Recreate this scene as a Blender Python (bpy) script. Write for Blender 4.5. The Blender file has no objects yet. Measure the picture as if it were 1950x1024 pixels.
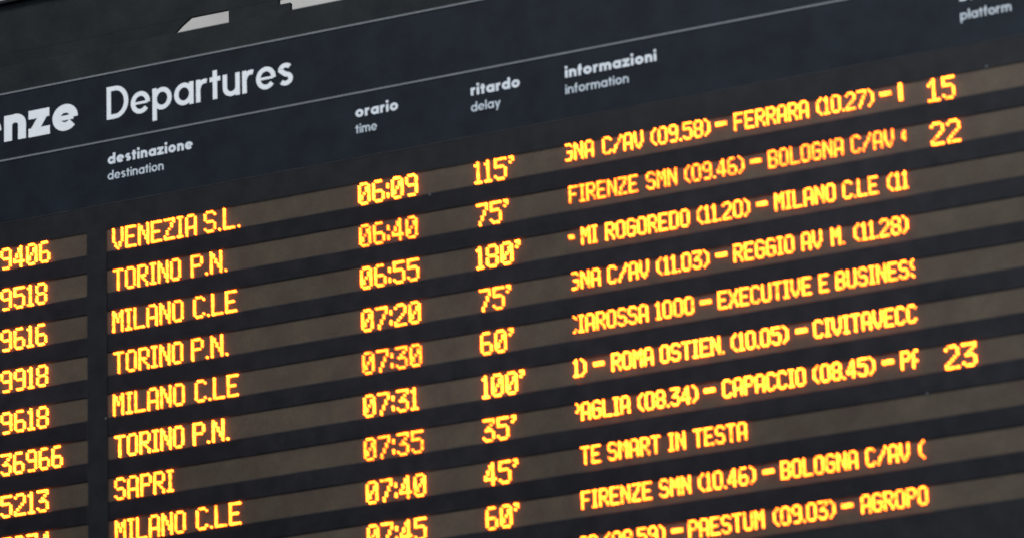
import bpy, bmesh, math, random
from mathutils import Matrix, Vector
R = math.radians
random.seed(7)
SC = bpy.context.scene
COL = SC.collection

# ---------------------------------------------------------------- camera
BZ = 5.4164                                    # height of the board's origin above the station floor
FW = Vector((-0.38680479, 0.86917911, 0.30807422))
RT = Vector((0.90874735, 0.41605278, -0.03283805))
UP = Vector((0.15671729, -0.26725971, 0.95079542))
CAM_LOC = Vector((4.7917, -10.7673, -3.8164 + BZ))
cd = bpy.data.cameras.new('camera'); cam = bpy.data.objects.new('camera', cd); COL.objects.link(cam)
m = Matrix.Identity(4)
for i in range(3):
    m[i][0], m[i][1], m[i][2], m[i][3] = RT[i], UP[i], -FW[i], CAM_LOC[i]
cam.matrix_world = m
cd.sensor_width = 36; cd.lens = 36 * 8851.9 / 1950
cd.clip_end = 200
cd.dof.use_dof = True; cd.dof.focus_distance = 13.9; cd.dof.aperture_fstop = 2.4
SC.camera = cam

# ---------------------------------------------------------------- world and lamps (indoors: a station hall)
w = bpy.data.worlds.new('World'); SC.world = w; w.use_nodes = True
bg = w.node_tree.nodes['Background']; bg.inputs[0].default_value = (0.62, 0.78, 1.0, 1); bg.inputs[1].default_value = 0.11
SC.view_settings.view_transform = 'Standard'; SC.view_settings.look = 'None'
SC.view_settings.exposure = 0; SC.view_settings.gamma = 1

def area(name, loc, target, sx, sy, power, col):
    l = bpy.data.lights.new(name, 'AREA'); l.shape = 'RECTANGLE'; l.size = sx; l.size_y = sy
    l.energy = power; l.color = col
    o = bpy.data.objects.new(name, l); COL.objects.link(o); o.location = loc
    o.rotation_euler = (Vector(target) - Vector(loc)).to_track_quat('-Z', 'Y').to_euler()
    return o
area('hall_skylight', (-3.5, -6.5, 14.5), (0, 0, BZ), 6, 4, 1080, (0.96, 0.97, 1.0))
area('hall_daylight', (3.2, -9.0, 8.9), (1.2, 0, BZ), 3.0, 3.0, 640, (0.62, 0.82, 1.0))
area('right_side_fill', (4.4, -3.0, 6.4), (1.5, 0, BZ - .5), 1.6, 1.6, 90, (1.0, 0.97, 0.94))  # unseen fill added to lift the right-hand side of the board
area('rear_wall_fill', (-2, 3.6, 11), (-4, 7, 8), 5, 2, 60, (1.0, 0.97, 0.92))  # unseen fill added to keep the far wall bright

# ---------------------------------------------------------------- materials
def mat(name, col, rough=0.6, spec=0.3, metal=0.0, var=0.0, scale=20, bump=0.0, tint=None, fine=0.0, rnd=0.0):
    M = bpy.data.materials.new(name); M.use_nodes = True
    N = M.node_tree.nodes; L = M.node_tree.links; b = N['Principled BSDF']
    b.inputs['Roughness'].default_value = rough; b.inputs['Metallic'].default_value = metal
    b.inputs['Specular IOR Level'].default_value = spec
    b.inputs['Base Color'].default_value = (*col, 1)
    if var or bump:
        tc = N.new('ShaderNodeTexCoord')
        n = N.new('ShaderNodeTexNoise'); n.inputs['Scale'].default_value = scale; n.inputs['Detail'].default_value = 6
        n.inputs['Roughness'].default_value = 0.65
        L.new(tc.outputs['Object'], n.inputs['Vector'])
        r = N.new('ShaderNodeValToRGB'); r.color_ramp.elements[0].position = 0.32; r.color_ramp.elements[1].position = 0.68
        t = tint or col
        r.color_ramp.elements[0].color = (*[c * (1 - var) for c in col], 1)
        r.color_ramp.elements[1].color = (*[c * (1 + var) for c in t], 1)
        L.new(n.outputs['Fac'], r.inputs['Fac'])
        last = r.outputs['Color']
        if fine:
            n2 = N.new('ShaderNodeTexNoise'); n2.inputs['Scale'].default_value = 260; n2.inputs['Detail'].default_value = 2
            L.new(tc.outputs['Object'], n2.inputs['Vector'])
            mr = N.new('ShaderNodeMapRange'); mr.inputs['From Min'].default_value = .3; mr.inputs['From Max'].default_value = .7
            mr.inputs['To Min'].default_value = 1 - fine; mr.inputs['To Max'].default_value = 1 + fine
            L.new(n2.outputs['Fac'], mr.inputs['Value'])
            mx = N.new('ShaderNodeVectorMath'); mx.operation = 'SCALE'
            L.new(last, mx.inputs[0]); L.new(mr.outputs['Result'], mx.inputs['Scale']); last = mx.outputs['Vector']
        if rnd:
            oi = N.new('ShaderNodeObjectInfo'); m3 = N.new('ShaderNodeMapRange')
            m3.inputs['To Min'].default_value = 1 - rnd; m3.inputs['To Max'].default_value = 1 + rnd
            L.new(oi.outputs['Random'], m3.inputs['Value'])
            n3 = N.new('ShaderNodeTexNoise'); n3.inputs['Scale'].default_value = 1.6; n3.inputs['Detail'].default_value = 3
            L.new(tc.outputs['Object'], n3.inputs['Vector'])
            m4 = N.new('ShaderNodeMapRange'); m4.inputs['From Min'].default_value = .3; m4.inputs['From Max'].default_value = .7
            m4.inputs['To Min'].default_value = 1 - rnd * 1.5; m4.inputs['To Max'].default_value = 1 + rnd * 1.5
            L.new(n3.outputs['Fac'], m4.inputs['Value'])
            mm = N.new('ShaderNodeMath'); mm.operation = 'MULTIPLY'; L.new(m3.outputs['Result'], mm.inputs[0]); L.new(m4.outputs['Result'], mm.inputs[1])
            mx = N.new('ShaderNodeVectorMath'); mx.operation = 'SCALE'
            L.new(last, mx.inputs[0]); L.new(mm.outputs[0], mx.inputs['Scale']); last = mx.outputs['Vector']
        L.new(last, b.inputs['Base Color'])
        if bump:
            bp = N.new('ShaderNodeBump'); bp.inputs['Strength'].default_value = bump; bp.inputs['Distance'].default_value = 0.002
            L.new(n.outputs['Fac'], bp.inputs['Height']); L.new(bp.outputs['Normal'], b.inputs['Normal'])
    return M

M_HEAD = mat('header_paint', (0.0084, 0.0098, 0.0130), 0.34, 0.14, var=0.22, scale=9, bump=0.12, tint=(0.0090, 0.0116, 0.0148), fine=0.2)
M_FRAME = mat('frame_paint', (0.0105, 0.0108, 0.0125), 0.38, 0.13, var=0.25, scale=14, bump=0.12, tint=(0.0130, 0.0118, 0.0125), fine=0.25)
M_BAR = mat('bar_paint', (0.0092, 0.0084, 0.0100), 0.38, 0.13, var=0.25, scale=16, bump=0.12, tint=(0.0112, 0.0098, 0.0112), fine=0.3, rnd=0.12)
M_STRIP = mat('smoked_brown_window', (0.058, 0.037, 0.027), 0.38, 0.18, var=0.14, scale=12, bump=0.08, tint=(0.058, 0.043, 0.028), fine=0.16, rnd=0.10)
M_TRIM = mat('trim_aluminium', (0.115, 0.118, 0.118), 0.5, 0.4, var=0.12, scale=30)
M_EDGE_HL = mat('edge_highlight_paint', (0.034, 0.036, 0.040), 0.5, 0.2, var=0.5, scale=5)  # lighter colour stands in for the highlight on the panel edge
M_WHITE = mat('white_vinyl', (0.64, 0.615, 0.60), 0.6, 0.3, var=0.04, scale=40)
M_GREY = mat('greyed_white_vinyl', (0.46, 0.48, 0.50), 0.6, 0.3, var=0.10, scale=60)
M_SMALL = mat('dulled_white_vinyl', (0.56, 0.555, 0.56), 0.6, 0.3, var=0.08, scale=60)
M_SCREW = mat('screw_steel', (0.14, 0.14, 0.14), 0.5, 0.4)
M_STEEL = mat('painted_steel', (0.0085, 0.0105, 0.0125), 0.6, 0.1, var=0.3, scale=7, bump=0.5, tint=(0.0110, 0.0128, 0.0130), fine=0.25)
M_WALL = mat('pale_plaster', (0.56, 0.53, 0.49), 0.9, 0.2, var=0.10, scale=3, bump=0.3)

def led_mat(name, k, warm):
    M = bpy.data.materials.new(name); M.use_nodes = True
    N = M.node_tree.nodes; L = M.node_tree.links; b = N['Principled BSDF']
    b.inputs['Base Color'].default_value = (0.3, 0.12, 0.02, 1); b.inputs['Roughness'].default_value = 0.4
    tc = N.new('ShaderNodeTexCoord'); n = N.new('ShaderNodeTexNoise'); n.inputs['Scale'].default_value = 75; n.inputs['Detail'].default_value = 3
    L.new(tc.outputs['Object'], n.inputs['Vector'])
    mr = N.new('ShaderNodeMapRange'); mr.inputs['From Min'].default_value = .3; mr.inputs['From Max'].default_value = .7
    mr.inputs['To Min'].default_value = 0.3 * k; mr.inputs['To Max'].default_value = 1.7 * k
    L.new(n.outputs['Fac'], mr.inputs['Value'])
    b.inputs['Emission Color'].default_value = (1.0, 0.15 * warm, 0.008 * warm, 1)
    L.new(mr.outputs['Result'], b.inputs['Emission Strength'])
    return M
M_LED = [led_mat('amber_led', 17.0, 1.0), led_mat('amber_led_bright', 23, 1.05), led_mat('amber_led_dim', 13, 0.85)]

# ---------------------------------------------------------------- helpers
class MB:
    def __init__(s): s.v = []; s.f = []
    def box(s, x0, x1, y0, y1, z0, z1, ch=0.0):
        # box whose front (-y) edges can be chamfered
        b = len(s.v)
        if ch:
            s.v += [(x0, y1, z0), (x1, y1, z0), (x1, y1, z1), (x0, y1, z1),
                    (x0, y0 + ch, z0), (x1, y0 + ch, z0), (x1, y0 + ch, z1), (x0, y0 + ch, z1),
                    (x0 + ch, y0, z0 + ch), (x1 - ch, y0, z0 + ch), (x1 - ch, y0, z1 - ch), (x0 + ch, y0, z1 - ch)]
            F = [(0, 3, 2, 1), (0, 1, 5, 4), (1, 2, 6, 5), (2, 3, 7, 6), (3, 0, 4, 7),
                 (4, 5, 9, 8), (5, 6, 10, 9), (6, 7, 11, 10), (7, 4, 8, 11), (8, 9, 10, 11)]
        else:
            s.v += [(x0, y0, z0), (x1, y0, z0), (x1, y0, z1), (x0, y0, z1), (x0, y1, z0), (x1, y1, z0), (x1, y1, z1), (x0, y1, z1)]
            F = [(0, 1, 2, 3), (5, 4, 7, 6), (4, 0, 3, 7), (1, 5, 6, 2), (3, 2, 6, 7), (4, 5, 1, 0)]
        s.f += [tuple(b + i for i in f) for f in F]
    def prism(s, poly, y0, y1):
        # poly: (x, z) counter-clockwise seen from -y
        b = len(s.v); n = len(poly)
        s.v += [(x, y0, z) for x, z in poly] + [(x, y1, z) for x, z in poly]
        s.f.append(tuple(b + i for i in range(n))); s.f.append(tuple(b + n + i for i in reversed(range(n))))
        for i in range(n):
            j = (i + 1) % n; s.f.append((b + i, b + n + i, b + n + j, b + j))
    def ribbon(s, pts, wd, y0, y1, closed=False):
        n = len(pts); Lp = []; Rp = []
        for i, (x, z) in enumerate(pts):
            if closed: a = pts[i - 1]; c = pts[(i + 1) % n]
            else: a = pts[max(i - 1, 0)]; c = pts[min(i + 1, n - 1)]
            d1 = Vector((x - a[0], z - a[1])); d2 = Vector((c[0] - x, c[1] - z))
            if d1.length < 1e-9: d1 = d2.copy()
            if d2.length < 1e-9: d2 = d1.copy()
            d1.normalize(); d2.normalize(); t = (d1 + d2)
            if t.length < 1e-6: t = d1.copy()
            t.normalize(); k = min(1 / max(t.dot(d1), 0.3), 2.2)
            nx, nz = -t.y * wd / 2 * k, t.x * wd / 2 * k
            Lp.append((x + nx, z + nz)); Rp.append((x - nx, z - nz))
        b = len(s.v)
        for (lx, lz), (rx, rz) in zip(Lp, Rp): s.v += [(lx, y0, lz), (rx, y0, rz), (lx, y1, lz), (rx, y1, rz)]
        rng = range(n if closed else n - 1)
        for i in rng:
            p = b + 4 * i; q = b + 4 * ((i + 1) % n)
            s.f += [(p, p + 1, q + 1, q), (p + 2, p, q, q + 2), (p + 1, p + 3, q + 3, q + 1)]
        if not closed:
            s.f.append((b, b + 2, b + 3, b + 1)); p = b + 4 * (n - 1); s.f.append((p, p + 1, p + 3, p + 2))
    def dome(s, x, z, r, y, h, n=6):
        b = len(s.v)
        for rr, yy in ((r, y), (r * 0.80, y - h)):
            for i in range(n):
                a = 2 * math.pi * i / n + .26; s.v.append((x + rr * math.cos(a), yy, z + rr * math.sin(a)))
        s.f.append(tuple(b + n + i for i in range(n)))
        for i in range(n):
            j = (i + 1) % n; s.f.append((b + i, b + j, b + n + j, b + n + i))
    def build(s, name, m, parent=None, label=None):
        me = bpy.data.meshes.new(name); me.from_pydata(s.v, [], s.f); me.materials.append(m); me.update()
        o = bpy.data.objects.new(name, me); COL.objects.link(o)
        if parent: o.parent = parent
        if label: o['label'] = label
        return o
def thing(name, label, cat, loc):
    o = bpy.data.objects.new(name, None); COL.objects.link(o); o.location = loc
    o['label'] = label; o['category'] = cat
    return o

# ---------------------------------------------------------------- far wall seen through the gaps of the steelwork
b = MB(); b.box(-16, 8, 7.0, 7.3, 0, 14)
wall = b.build('wall', M_WALL); wall['kind'] = 'structure'

# ---------------------------------------------------------------- roof steelwork behind the board (its own plane, 1.2 m behind)
truss = thing('steel_truss', 'dark painted steel truss behind the top edge of the departure board', 'truss', (0, 1.2, BZ))
b = MB(); b.box(-5.0, 3.5, 0.0, 0.012, 1.4255, 1.6027); b.box(-5.0, 3.5, -0.02, -0.001, 1.5927, 1.6025)
b.build('chord', M_STEEL, truss)
b = MB(); b.prism([(-1.4655, 0.3), (-1.252, 0.3), (-1.252, 1.4076), (-1.2929, 1.4076), (-1.2929, 1.4250), (-1.4665, 1.4250)], 0.0, 0.014); b.build('post', M_STEEL, truss)
b = MB(); b.prism([(-5.0, 0.3), (-1.70, 0.3), (-1.6600, 1.3800), (-1.6340, 1.4020), (-1.6020, 1.4235), (-1.598, 1.4253), (-5.0, 1.4253)], 0.0005, 0.010); b.build('gusset_plate', M_STEEL, truss)
# ---------------------------------------------------------------- the departure board
board = thing('departure_board', 'large black station departure board with white headings and rows of amber LED train information', 'departure board', (0, 0, BZ))
XL, XR = -2.35, 1.78
ZB, ZI, P = 0.37154, 0.39117, 0.12
TOP, BOT = 0.8635, -1.12
WIN = [(-2.25, -1.2955), (-1.2335, 1.70)]     # window groups: train number / destination to platform
b = MB(); b.box(XL, XR, 0.012, 0.34, BOT, TOP); b.build('housing', M_FRAME, board)
# header panels
b = MB(); b.box(XL, XR, 0.003, 0.0115, 0.7832, TOP, 0.002); b.build('top_fascia', M_STEEL, board)
b = MB(); b.box(XL, XR, 0.0, 0.0115, 0.5822, 0.7768, 0.0015); b.build('title_panel', M_HEAD, board)
b = MB(); b.box(XL, XR, 0.0, 0.0115, 0.3942, 0.5772, 0.0015); b.build('heading_panel', M_HEAD, board)
for z in (0.7800, 0.5797):
    b = MB(); b.box(XL, XR, -0.002, 0.0115, z - 0.0025, z + 0.0025); b.build('trim_line', M_TRIM, board)
b = MB(); b.box(XL, XR, -0.0012, 0.0115, 0.3925, 0.3940); b.build('panel_highlight_strip', M_EDGE_HL, board)  # thin added strip that paints the highlight along the heading panel's lower edge
# display windows: smoked brown strips in the openings between dark bars
def win(k, g):      # bottom and top of the opening in row k of group g
    z = ZB - P * k
    return z + 0.0035, z + 0.0680
STRIP = {}
for g, (x0, x1) in enumerate(WIN):
    for k in range(1, 11):
        z0, z1 = win(k, g); b = MB(); b.box(x0, x1, 0.003, 0.0115, z0 - 0.004, z1 + 0.004)
        STRIP[k, g] = b.build('display_strip', M_STRIP, board)
    for k in range(0, 11):
        zt = win(k, g)[0] if k else 0.3922
        zb = win(k + 1, g)[1] if k < 10 else BOT
        b = MB(); b.box(x0, x1, 0.0, 0.0028, zb, zt, 0.0024 if k else 0); b.build('divider_bar' if 0 < k < 10 else ('upper_rail' if k == 0 else 'lower_rail'), M_BAR if 0 < k < 10 else M_FRAME, board)
for x0, x1 in ((XL, -2.2500), (-1.2955, -1.2335), (1.7000, XR)):
    b = MB(); b.box(x0, x1, -0.0003, 0.0115, BOT, 0.3922); b.build('mullion', M_FRAME, board)
# small screws at the window corners
for x, z in ((-0.235, .2495), (1.356, .3235), (-1.238, -.228), (1.14, -.52)):
    b = MB(); b.dome(x, z, 0.0026, -0.0005, 0.0016, 8); b.build('screw', M_SCREW, board)

# ---------------------------------------------------------------- white lettering (geometric sans, built stroke by stroke)
def arc(cx, cz, rx, rz, a0, a1, n=14):
    return [(cx + rx * math.cos(R(a0 + (a1 - a0) * i / n)), cz + rz * math.sin(R(a0 + (a1 - a0) * i / n))) for i in range(n + 1)]
def glyph(c, s):
    """strokes [(points, closed)] and outer width; x-height 1, stroke width s"""
    h = s / 2; bw = 0.92; rx = bw / 2 - h; rz = 0.5 - h; cx = bw / 2; top = 1.46
    O = (arc(cx, .5, rx, rz, 0, 360 - 18, 19), True)
    nw = 0.80; ra = nw / 2 - h
    if c == 'o': return [O], bw
    if c == 'e': return [(arc(cx, .5, rx, rz, -4, 322, 24), False), ([(h, .5 - h * .12), (bw - h * 1.1, .5 - h * .12)], False, .8 if s < .2 else .55)], bw
    if c == 'a': return [O, ([(bw - h, 0), (bw - h, 1)], False)], bw
    if c == 'd': return [O, ([(bw - h, 0), (bw - h, top)], False)], bw
    if c == 'b': return [O, ([(h, 0), (h, top)], False)], bw
    if c == 'p': return [O, ([(h, -.44), (h, 1)], False)], bw
    if c == 'n': return [([(h, 0), (h, 1)], False), (arc(nw / 2, 1 - h - ra, ra, ra, 180, 0) + [(nw - h, 0)], False)], nw
    if c == 'm':
        q = 0.66; r2 = q / 2 - h * .6
        return [([(h, 0), (h, 1)], False), (arc(h + r2, 1 - h - r2, r2, r2, 180, 0) + [(h + 2 * r2, 0)], False),
                (arc(h + 3 * r2, 1 - h - r2, r2, r2, 180, 0) + [(h + 4 * r2, 0)], False)], 4 * r2 + s
    if c == 'u': return [([(nw - h, 0), (nw - h, 1)], False), ([(h, 1)] + arc(nw / 2, h + ra, ra, ra, 180, 360), False)], nw
    if c == 'r': return [([(h, 0), (h, 1)], False), (arc(nw / 2 + .02, 1 - h - ra, ra, ra, 180, 72), False)], .53
    if c == 't': return [([(.25, 0), (.25, 1.28)], False), ([(0, 1 - h), (.5, 1 - h)], False)], .5
    if c == 'f': return [([(.2, 0), (.2, 1.1)] + arc(.2 + .2, 1.46 - h - .2, .2, .2, 180, 95, 8), False), ([(0, 1 - h), (.46, 1 - h)], False)], .46
    if c == 'i': return [([(h, 0), (h, 1)], False), ([(h, 1.17), (h, 1.19 + s * 1.05)], False)], s
    if c == 'l': return [([(h, 0), (h, top)], False)], s
    if c == 'z': return [([(0, 1 - h), (.74, 1 - h)], False), ([(0, h), (.76, h)], False), ([(h * 1.1, h), (.74 - h * 1.1, 1 - h)], False)], .76
    if c == 'y': return [([(h, 1), (.42, .04)], False), ([(.84 - h, 1), (.28, -.44)], False)], .84
    if c == 's':
        r1 = .25 - h * .5
        return [(arc(.34, .75 - h * .5, .34 - h, r1, 35, 180, 10) + arc(.34, .25 + h * .5, .34 - h, r1, 90, -145, 14)[0:], False)], .68
    if c == 'D':
        return [([(h, 0), (h, top)], False), ([(h, top - h), (.42, top - h)] + arc(.42, top / 2, .62 - h, top / 2 - h, 90, -90, 20) + [(h, h)], False)], 1.04
    if c == 'P':
        return [([(h, 0), (h, top)], False), ([(h, top - h), (.45, top - h)] + arc(.45, top - .42, .4 - h, .42 - h, 90, -90, 14) + [(h, top - .84 + h)], False)], .85
def lettering(name, text, x0, x1, zbase, xh, s, gap, label, m=M_WHITE):
    b = MB(); x = 0; items = []
    for c in text:
        st, wd = glyph(c, s); items.append((x, st)); x += wd + gap
    tot = x - gap; k = (x1 - x0) / tot; e = 0
    for gx, st in items:
        for pts, cl, *wf in st:
            e += 1
            b.ribbon([(x0 + (gx + px) * k, zbase + pz * xh) for px, pz in pts], s * (xh + k) / 2 * (wf[0] if wf else 1), -0.0012 - 0.00012 * (e % 4), -0.0002, cl)
    return b.build(name, m, board, label)
lettering('title_lettering', 'Partenze', -1.940, -1.3213, 0.6345, 0.0775, 0.305, 0.08, 'bold white title ending in enze')
lettering('title_lettering', 'Departures', -1.2290, -0.6415, 0.6410, 0.0665, 0.205, 0.12, 'white title reading Departures')
HB, HE = 0.5088, 0.4625
for it, en, x, xa, xb in (('destinazione', 'destination', -1.2270, -0.9570, -1.0500), ('orario', 'time', -0.4525, -0.3225, -0.3880),
                          ('ritardo', 'delay', -0.1040, 0.0425, -0.0168), ('informazioni', 'information', 0.1757, 0.4425, 0.3595),
                          ('binario', 'platform', 1.2950, 1.4420, 1.4330)):
    lettering('heading_lettering', it, x, xa, HB + (.0055 if it == 'binario' else 0), 0.0218, 0.30, 0.12, 'bold white heading reading ' + it, M_SMALL)
    lettering('heading_lettering', en, x - .0003, xb, HE, 0.0185, 0.20, 0.14, 'white subheading reading ' + en, M_GREY)

# ---------------------------------------------------------------- amber LED characters, 5 x 9 dots
FONT = {
'0': '01110 10001 10011 10011 10101 11001 11001 10001 01110', 'o': '01110 10001 10001 10001 10001 10001 10001 10001 01110',
'1': '010 110 010 010 010 010 010 010 111', '!': '00100 01100 10100 00100 00100 00100 00100 00100 11111',
'2': '01110 10001 00001 00001 00010 00100 01000 10000 11111', '3': '11111 00001 00010 00100 01110 00001 00001 10001 01110',
'4': '00010 00110 00110 01010 01010 10010 11111 00010 00010', '5': '11111 10000 10000 11110 00001 00001 00001 10001 01110',
'6': '01110 10000 10000 10000 11110 10001 10001 10001 01110', '7': '11111 00001 00001 00010 00010 00100 00100 01000 01000',
'8': '01110 10001 10001 10001 01110 10001 10001 10001 01110', '9': '01110 10001 10001 10001 01111 00001 00001 00001 01110',
'A': '01110 10001 10001 10001 10001 11111 10001 10001 10001', 'B': '11110 10001 10001 10001 11110 10001 10001 10001 11110',
'C': '01110 10001 10000 10000 10000 10000 10000 10001 01110', 'D': '11110 10001 10001 10001 10001 10001 10001 10001 11110',
'E': '11111 10000 10000 10000 11110 10000 10000 10000 11111', 'F': '11111 10000 10000 10000 11110 10000 10000 10000 10000',
'G': '01110 10001 10000 10000 10111 10001 10001 10001 01110', 'I': '111 010 010 010 010 010 010 010 111',
'L': '10000 10000 10000 10000 10000 10000 10000 10000 11111', 'M': '10001 11011 11011 10101 10101 10001 10001 10001 10001',
'N': '10001 11001 11001 10101 10101 10011 10011 10001 10001', 'O': '01110 10001 10001 10001 10001 10001 10001 10001 01110',
'P': '11110 10001 10001 10001 11110 10000 10000 10000 10000', 'R': '11110 10001 10001 10001 11110 10100 10010 10001 10001',
'S': '01110 10001 10000 10000 01110 00001 00001 10001 01110', 'T': '11111 00100 00100 00100 00100 00100 00100 00100 00100',
'U': '10001 10001 10001 10001 10001 10001 10001 10001 01110', 'V': '10001 10001 10001 10001 10001 10001 01010 01010 00100',
'X': '10001 10001 01010 01010 00100 01010 01010 10001 10001', 'Z': '11111 00001 00010 00010 00100 01000 01000 10000 11111',
'.': '0 0 0 0 0 0 0 0 1', ':': '0 0 1 1 0 0 1 1 0', "'": '11 01 10 00 00 00 00 00 00',
'(': '001 010 100 100 100 100 100 010 001', ')': '100 010 001 001 001 001 001 010 100',
'-': '000000 000000 000000 111111 111111 000000 000000 000000 000000', '/': '00001 00001 00010 00010 00100 01000 01000 10000 10000',
'|': '11 11 11 11 11 11 11 11 11', '[': '00 00 01 11 11 11 01 00 00'}
FONT = {k: v.split() for k, v in FONT.items()}
def led_word(b, text, x0, x1, zbase, hp, pitch=None, cutl=0, cutr=0):
    cols = []
    for i, c in enumerate(text):
        g = FONT[c]; W = len(g[0])
        if i: cols.append('0' * 9)
        for j in range(W): cols.append(''.join(row[j] for row in g))
    cols = cols[cutl:len(cols) - cutr if cutr else None]
    n = len(cols)
    if pitch: xs = (x0 + x1) / 2 - n * pitch / 2
    else: x0 += 0.0008; x1 -= 0.0008; xs = x0; pitch = (x1 - x0) / n
    r = 0.41 * min(pitch, hp)
    for i, cc in enumerate(cols):
        for j, ch in enumerate(cc):
            if ch == '1':
                b.dome(xs + (i + .5) * pitch, zbase + (8 - j + .5) * hp, r, 0.0028, 0.0058)
ORD = ['top', 'second', 'third', 'fourth', 'fifth', 'sixth', 'seventh', 'eighth', 'ninth', 'tenth']
NUM = [
 [('9406', -1.5745, -1.4138)],
 [('9518', -1.5744, -1.4243)],
 [('9616', -1.5742, -1.4245)],
 [('9918', -1.5741, -1.4215)],
 [('9618', -1.5739, -1.4201)],
 [('36966', -1.5738, -1.3754)],
 [('5213', -1.5736, -1.4207)],
 [('7974', -1.5735, -1.4143)],
]
DEST = [
 [('VENEZIA', -1.2149, -0.9488), ('S.L.', -0.9268, -0.8129)],
 [('TORINO', -1.2141, -0.9997), ('P.N.', -0.9694, -0.8556)],
 [('MILANO', -1.2166, -0.9929), ('C.LE', -0.9628, -0.8266)],
 [('TORINO', -1.2142, -0.9961), ('P.N.', -0.9709, -0.8561)],
 [('MILANO', -1.2167, -0.9927), ('C.LE', -0.9611, -0.8258)],
 [('TORINO', -1.2127, -0.9958), ('P.N.', -0.9692, -0.8567)],
 [('SAPRI', -1.2136, -1.0298)],
 [('MILANO', -1.2128, -0.994), ('C.LE', -0.9627, -0.8238)],
]
TIM = [
 [('06:09', -0.451, -0.2708)],
 [('06:40', -0.4509, -0.2744)],
 [('06:55', -0.4507, -0.2732)],
 [('07:20', -0.4506, -0.2721)],
 [('07:30', -0.4505, -0.2725)],
 [('07:31', -0.4505, -0.287)],
 [('07:35', -0.452, -0.275)],
 [('07:40', -0.4488, -0.2709)],
 [('07:45', -0.4488, -0.273)],
]
DL = [
 [("115'", -0.1023, 0.0168)],
 [("75'", -0.1001, -0.0045)],
 [("180'", -0.1041, 0.0266)],
 [("75'", -0.0989, -0.0054)],
 [("60'", -0.0999, -0.0021)],
 [("100'", -0.0993, 0.0256)],
 [("35'", -0.1019, -0.0032)],
 [("45'", -0.1014, -0.0015)],
 [("60'", -0.1009, -0.0029)],
]
PL = [
 [('15', 1.1911, 1.2666)],
 [('22', 1.192, 1.2744)],
 [],
 [],
 [],
 [],
 [('23', 1.1916, 1.2782)],
]
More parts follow.
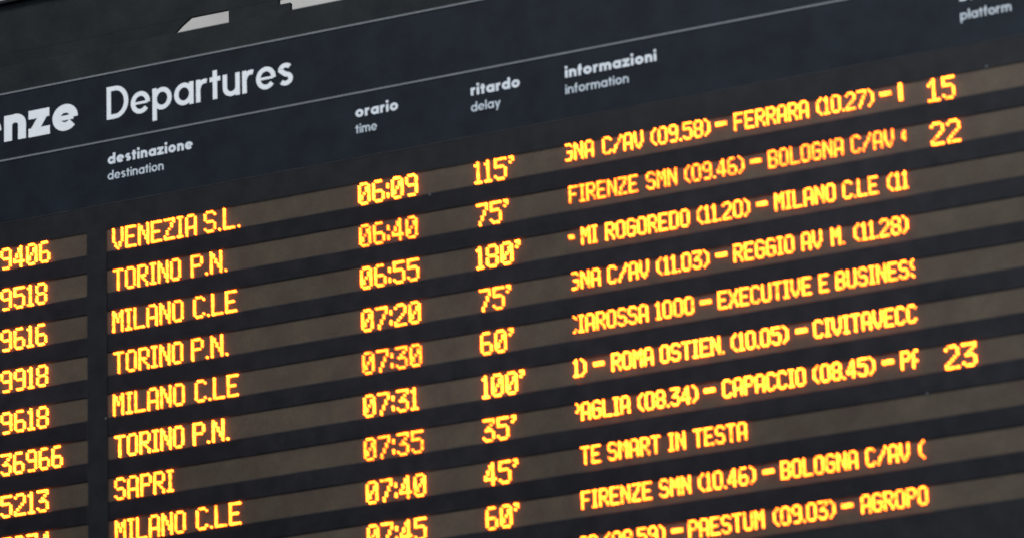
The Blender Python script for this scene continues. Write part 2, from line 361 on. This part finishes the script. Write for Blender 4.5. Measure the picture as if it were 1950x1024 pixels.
INFO = [
 [('GNA', 0.1642, 0.2527), ('C/AV', 0.2742, 0.3945), ('(09.58)', 0.4148, 0.5856), ('-', 0.5997, 0.6335), ('FERRARA', 0.6516, 0.8642), ('(10.27)', 0.8833, 1.0463), ('-', 1.0591, 1.0946), ('I', 1.1101, 1.1269)],
 [('FIRENZE', 0.1707, 0.3744), ('SMN', 0.3948, 0.486), ('(09.46)', 0.5063, 0.6753), ('-', 0.6915, 0.7246), ('BOLOGNA', 0.7421, 0.9542), ('C/AV', 0.9722, 1.0948), ('(', 1.1121, 1.1274)],
 [('-', 0.1659, 0.1851), ('MI', 0.2007, 0.2536), ('ROGOREDO', 0.2739, 0.5141), ('(11.20)', 0.5356, 0.6858), ('-', 0.7017, 0.7361), ('MILANO', 0.7518, 0.9268), ('C.LE', 0.9434, 1.0427), ('(11', 1.0646, 1.127)],
 [('GNA', 0.1684, 0.257), ('C/AV', 0.274, 0.394), ('(11.03)', 0.416, 0.5633), ('-', 0.5817, 0.6166), ('REGGIO', 0.6335, 0.8019), ('AV', 0.8226, 0.8806), ('M.', 0.903, 0.9439), ('(11.28)', 0.9633, 1.1216)],
 [('CIAROSSA', 0.1695, 0.3867), ('1000', 0.4059, 0.5159), ('-', 0.5313, 0.5662), ('EXECUTIVE', 0.5831, 0.844), ('E', 0.8635, 0.8935), ('BUSINESS', 0.9105, 1.1263)],
 [('1)', 0.1647, 0.2053), ('-', 0.2225, 0.2565), ('ROMA', 0.2736, 0.3972), ('OSTIEN.', 0.4142, 0.5941), ('(10.05)', 0.6153, 0.7726), ('-', 0.7947, 0.8246), ('CIVITAVECC', 0.8429, 1.1244)],
 [('PAGLIA', 0.1686, 0.3232), ('(08.34)', 0.3462, 0.5145), ('-', 0.5334, 0.5628), ('CAPACCIO', 0.5828, 0.8146), ('(08.45)', 0.8354, 1.0041), ('-', 1.0232, 1.0563), ('PA', 1.0732, 1.123)],
 [('TE', 0.1756, 0.2366), ('SMART', 0.2541, 0.4048), ('IN', 0.4238, 0.477), ('TESTA', 0.4943, 0.6477)],
 [('FIRENZE', 0.1725, 0.3763), ('SMN', 0.3956, 0.4835), ('(10.46)', 0.5041, 0.6642), ('-', 0.6826, 0.7153), ('BOLOGNA', 0.7314, 0.9445), ('C/AV', 0.9636, 1.0839), ('(', 1.1056, 1.1261)],
 [('IA', 0.1676, 0.2175), ('(08.59)', 0.2397, 0.4026), ('-', 0.425, 0.4545), ('PAESTUM', 0.4705, 0.6815), ('(09.03)', 0.7051, 0.8752), ('-', 0.8923, 0.9244), ('AGROPO', 0.9412, 1.1283)],
]
PLAIN = {}
def field(words, k, g, zbase, hp, kind, pitch=None):
    rnd = random.random()
    m = M_LED[0] if rnd < .6 else (M_LED[1] if rnd < .85 else M_LED[2])
    if g == 0: m = M_LED[1]
    if k == 2 and g == 2: m = M_LED[2]
    for t, x0, x1 in words:
        b = MB()
        cl = cr = 0; show = t
        if g == 2:
            show = t.replace('0', 'o')
            if t == 'GNA': cl = 1
            if t == 'CIAROSSA': cl = 3
            if t == 'BUSINESS': cr = 3
            if t == 'PAGLIA': cl = 3
            if t == 'PA': cr = 2
            if t == '1)': cl = 0
            if t == 'IA': show = 'TA'; cl = 2
            if t == 'I': show = '|'
            if t == '(' and k == 2: show = '['
            if t == '-' and k == 3 and x0 < .18: cl = 3
            if t == '(11' : cr = 0
        if g == 3: show = t.replace('1', '!')
        led_word(b, show, x0, x1, zbase, hp, pitch, cl, cr)
        b.build('led_word', m, STRIP[k, 0 if g == 0 else 1], 'amber %s %s in the %s row' % (kind, t, ORD[k - 1]))
for tab, g, kind in ((NUM, 0, 'train number'), (DEST, 1, 'destination'), (TIM, 1, 'time'), (DL, 1, 'delay'), (PL, 3, 'platform')):
    for i, words in enumerate(tab):
        if words: field(words, i + 1, g, ZB - P * (i + 1) + 0.0034, 0.00695, kind)
for i, words in enumerate(INFO):
    field(words, i + 1, 2, ZI - P * (i + 1) + 0.0022, 0.00535, 'information', 0.0051)
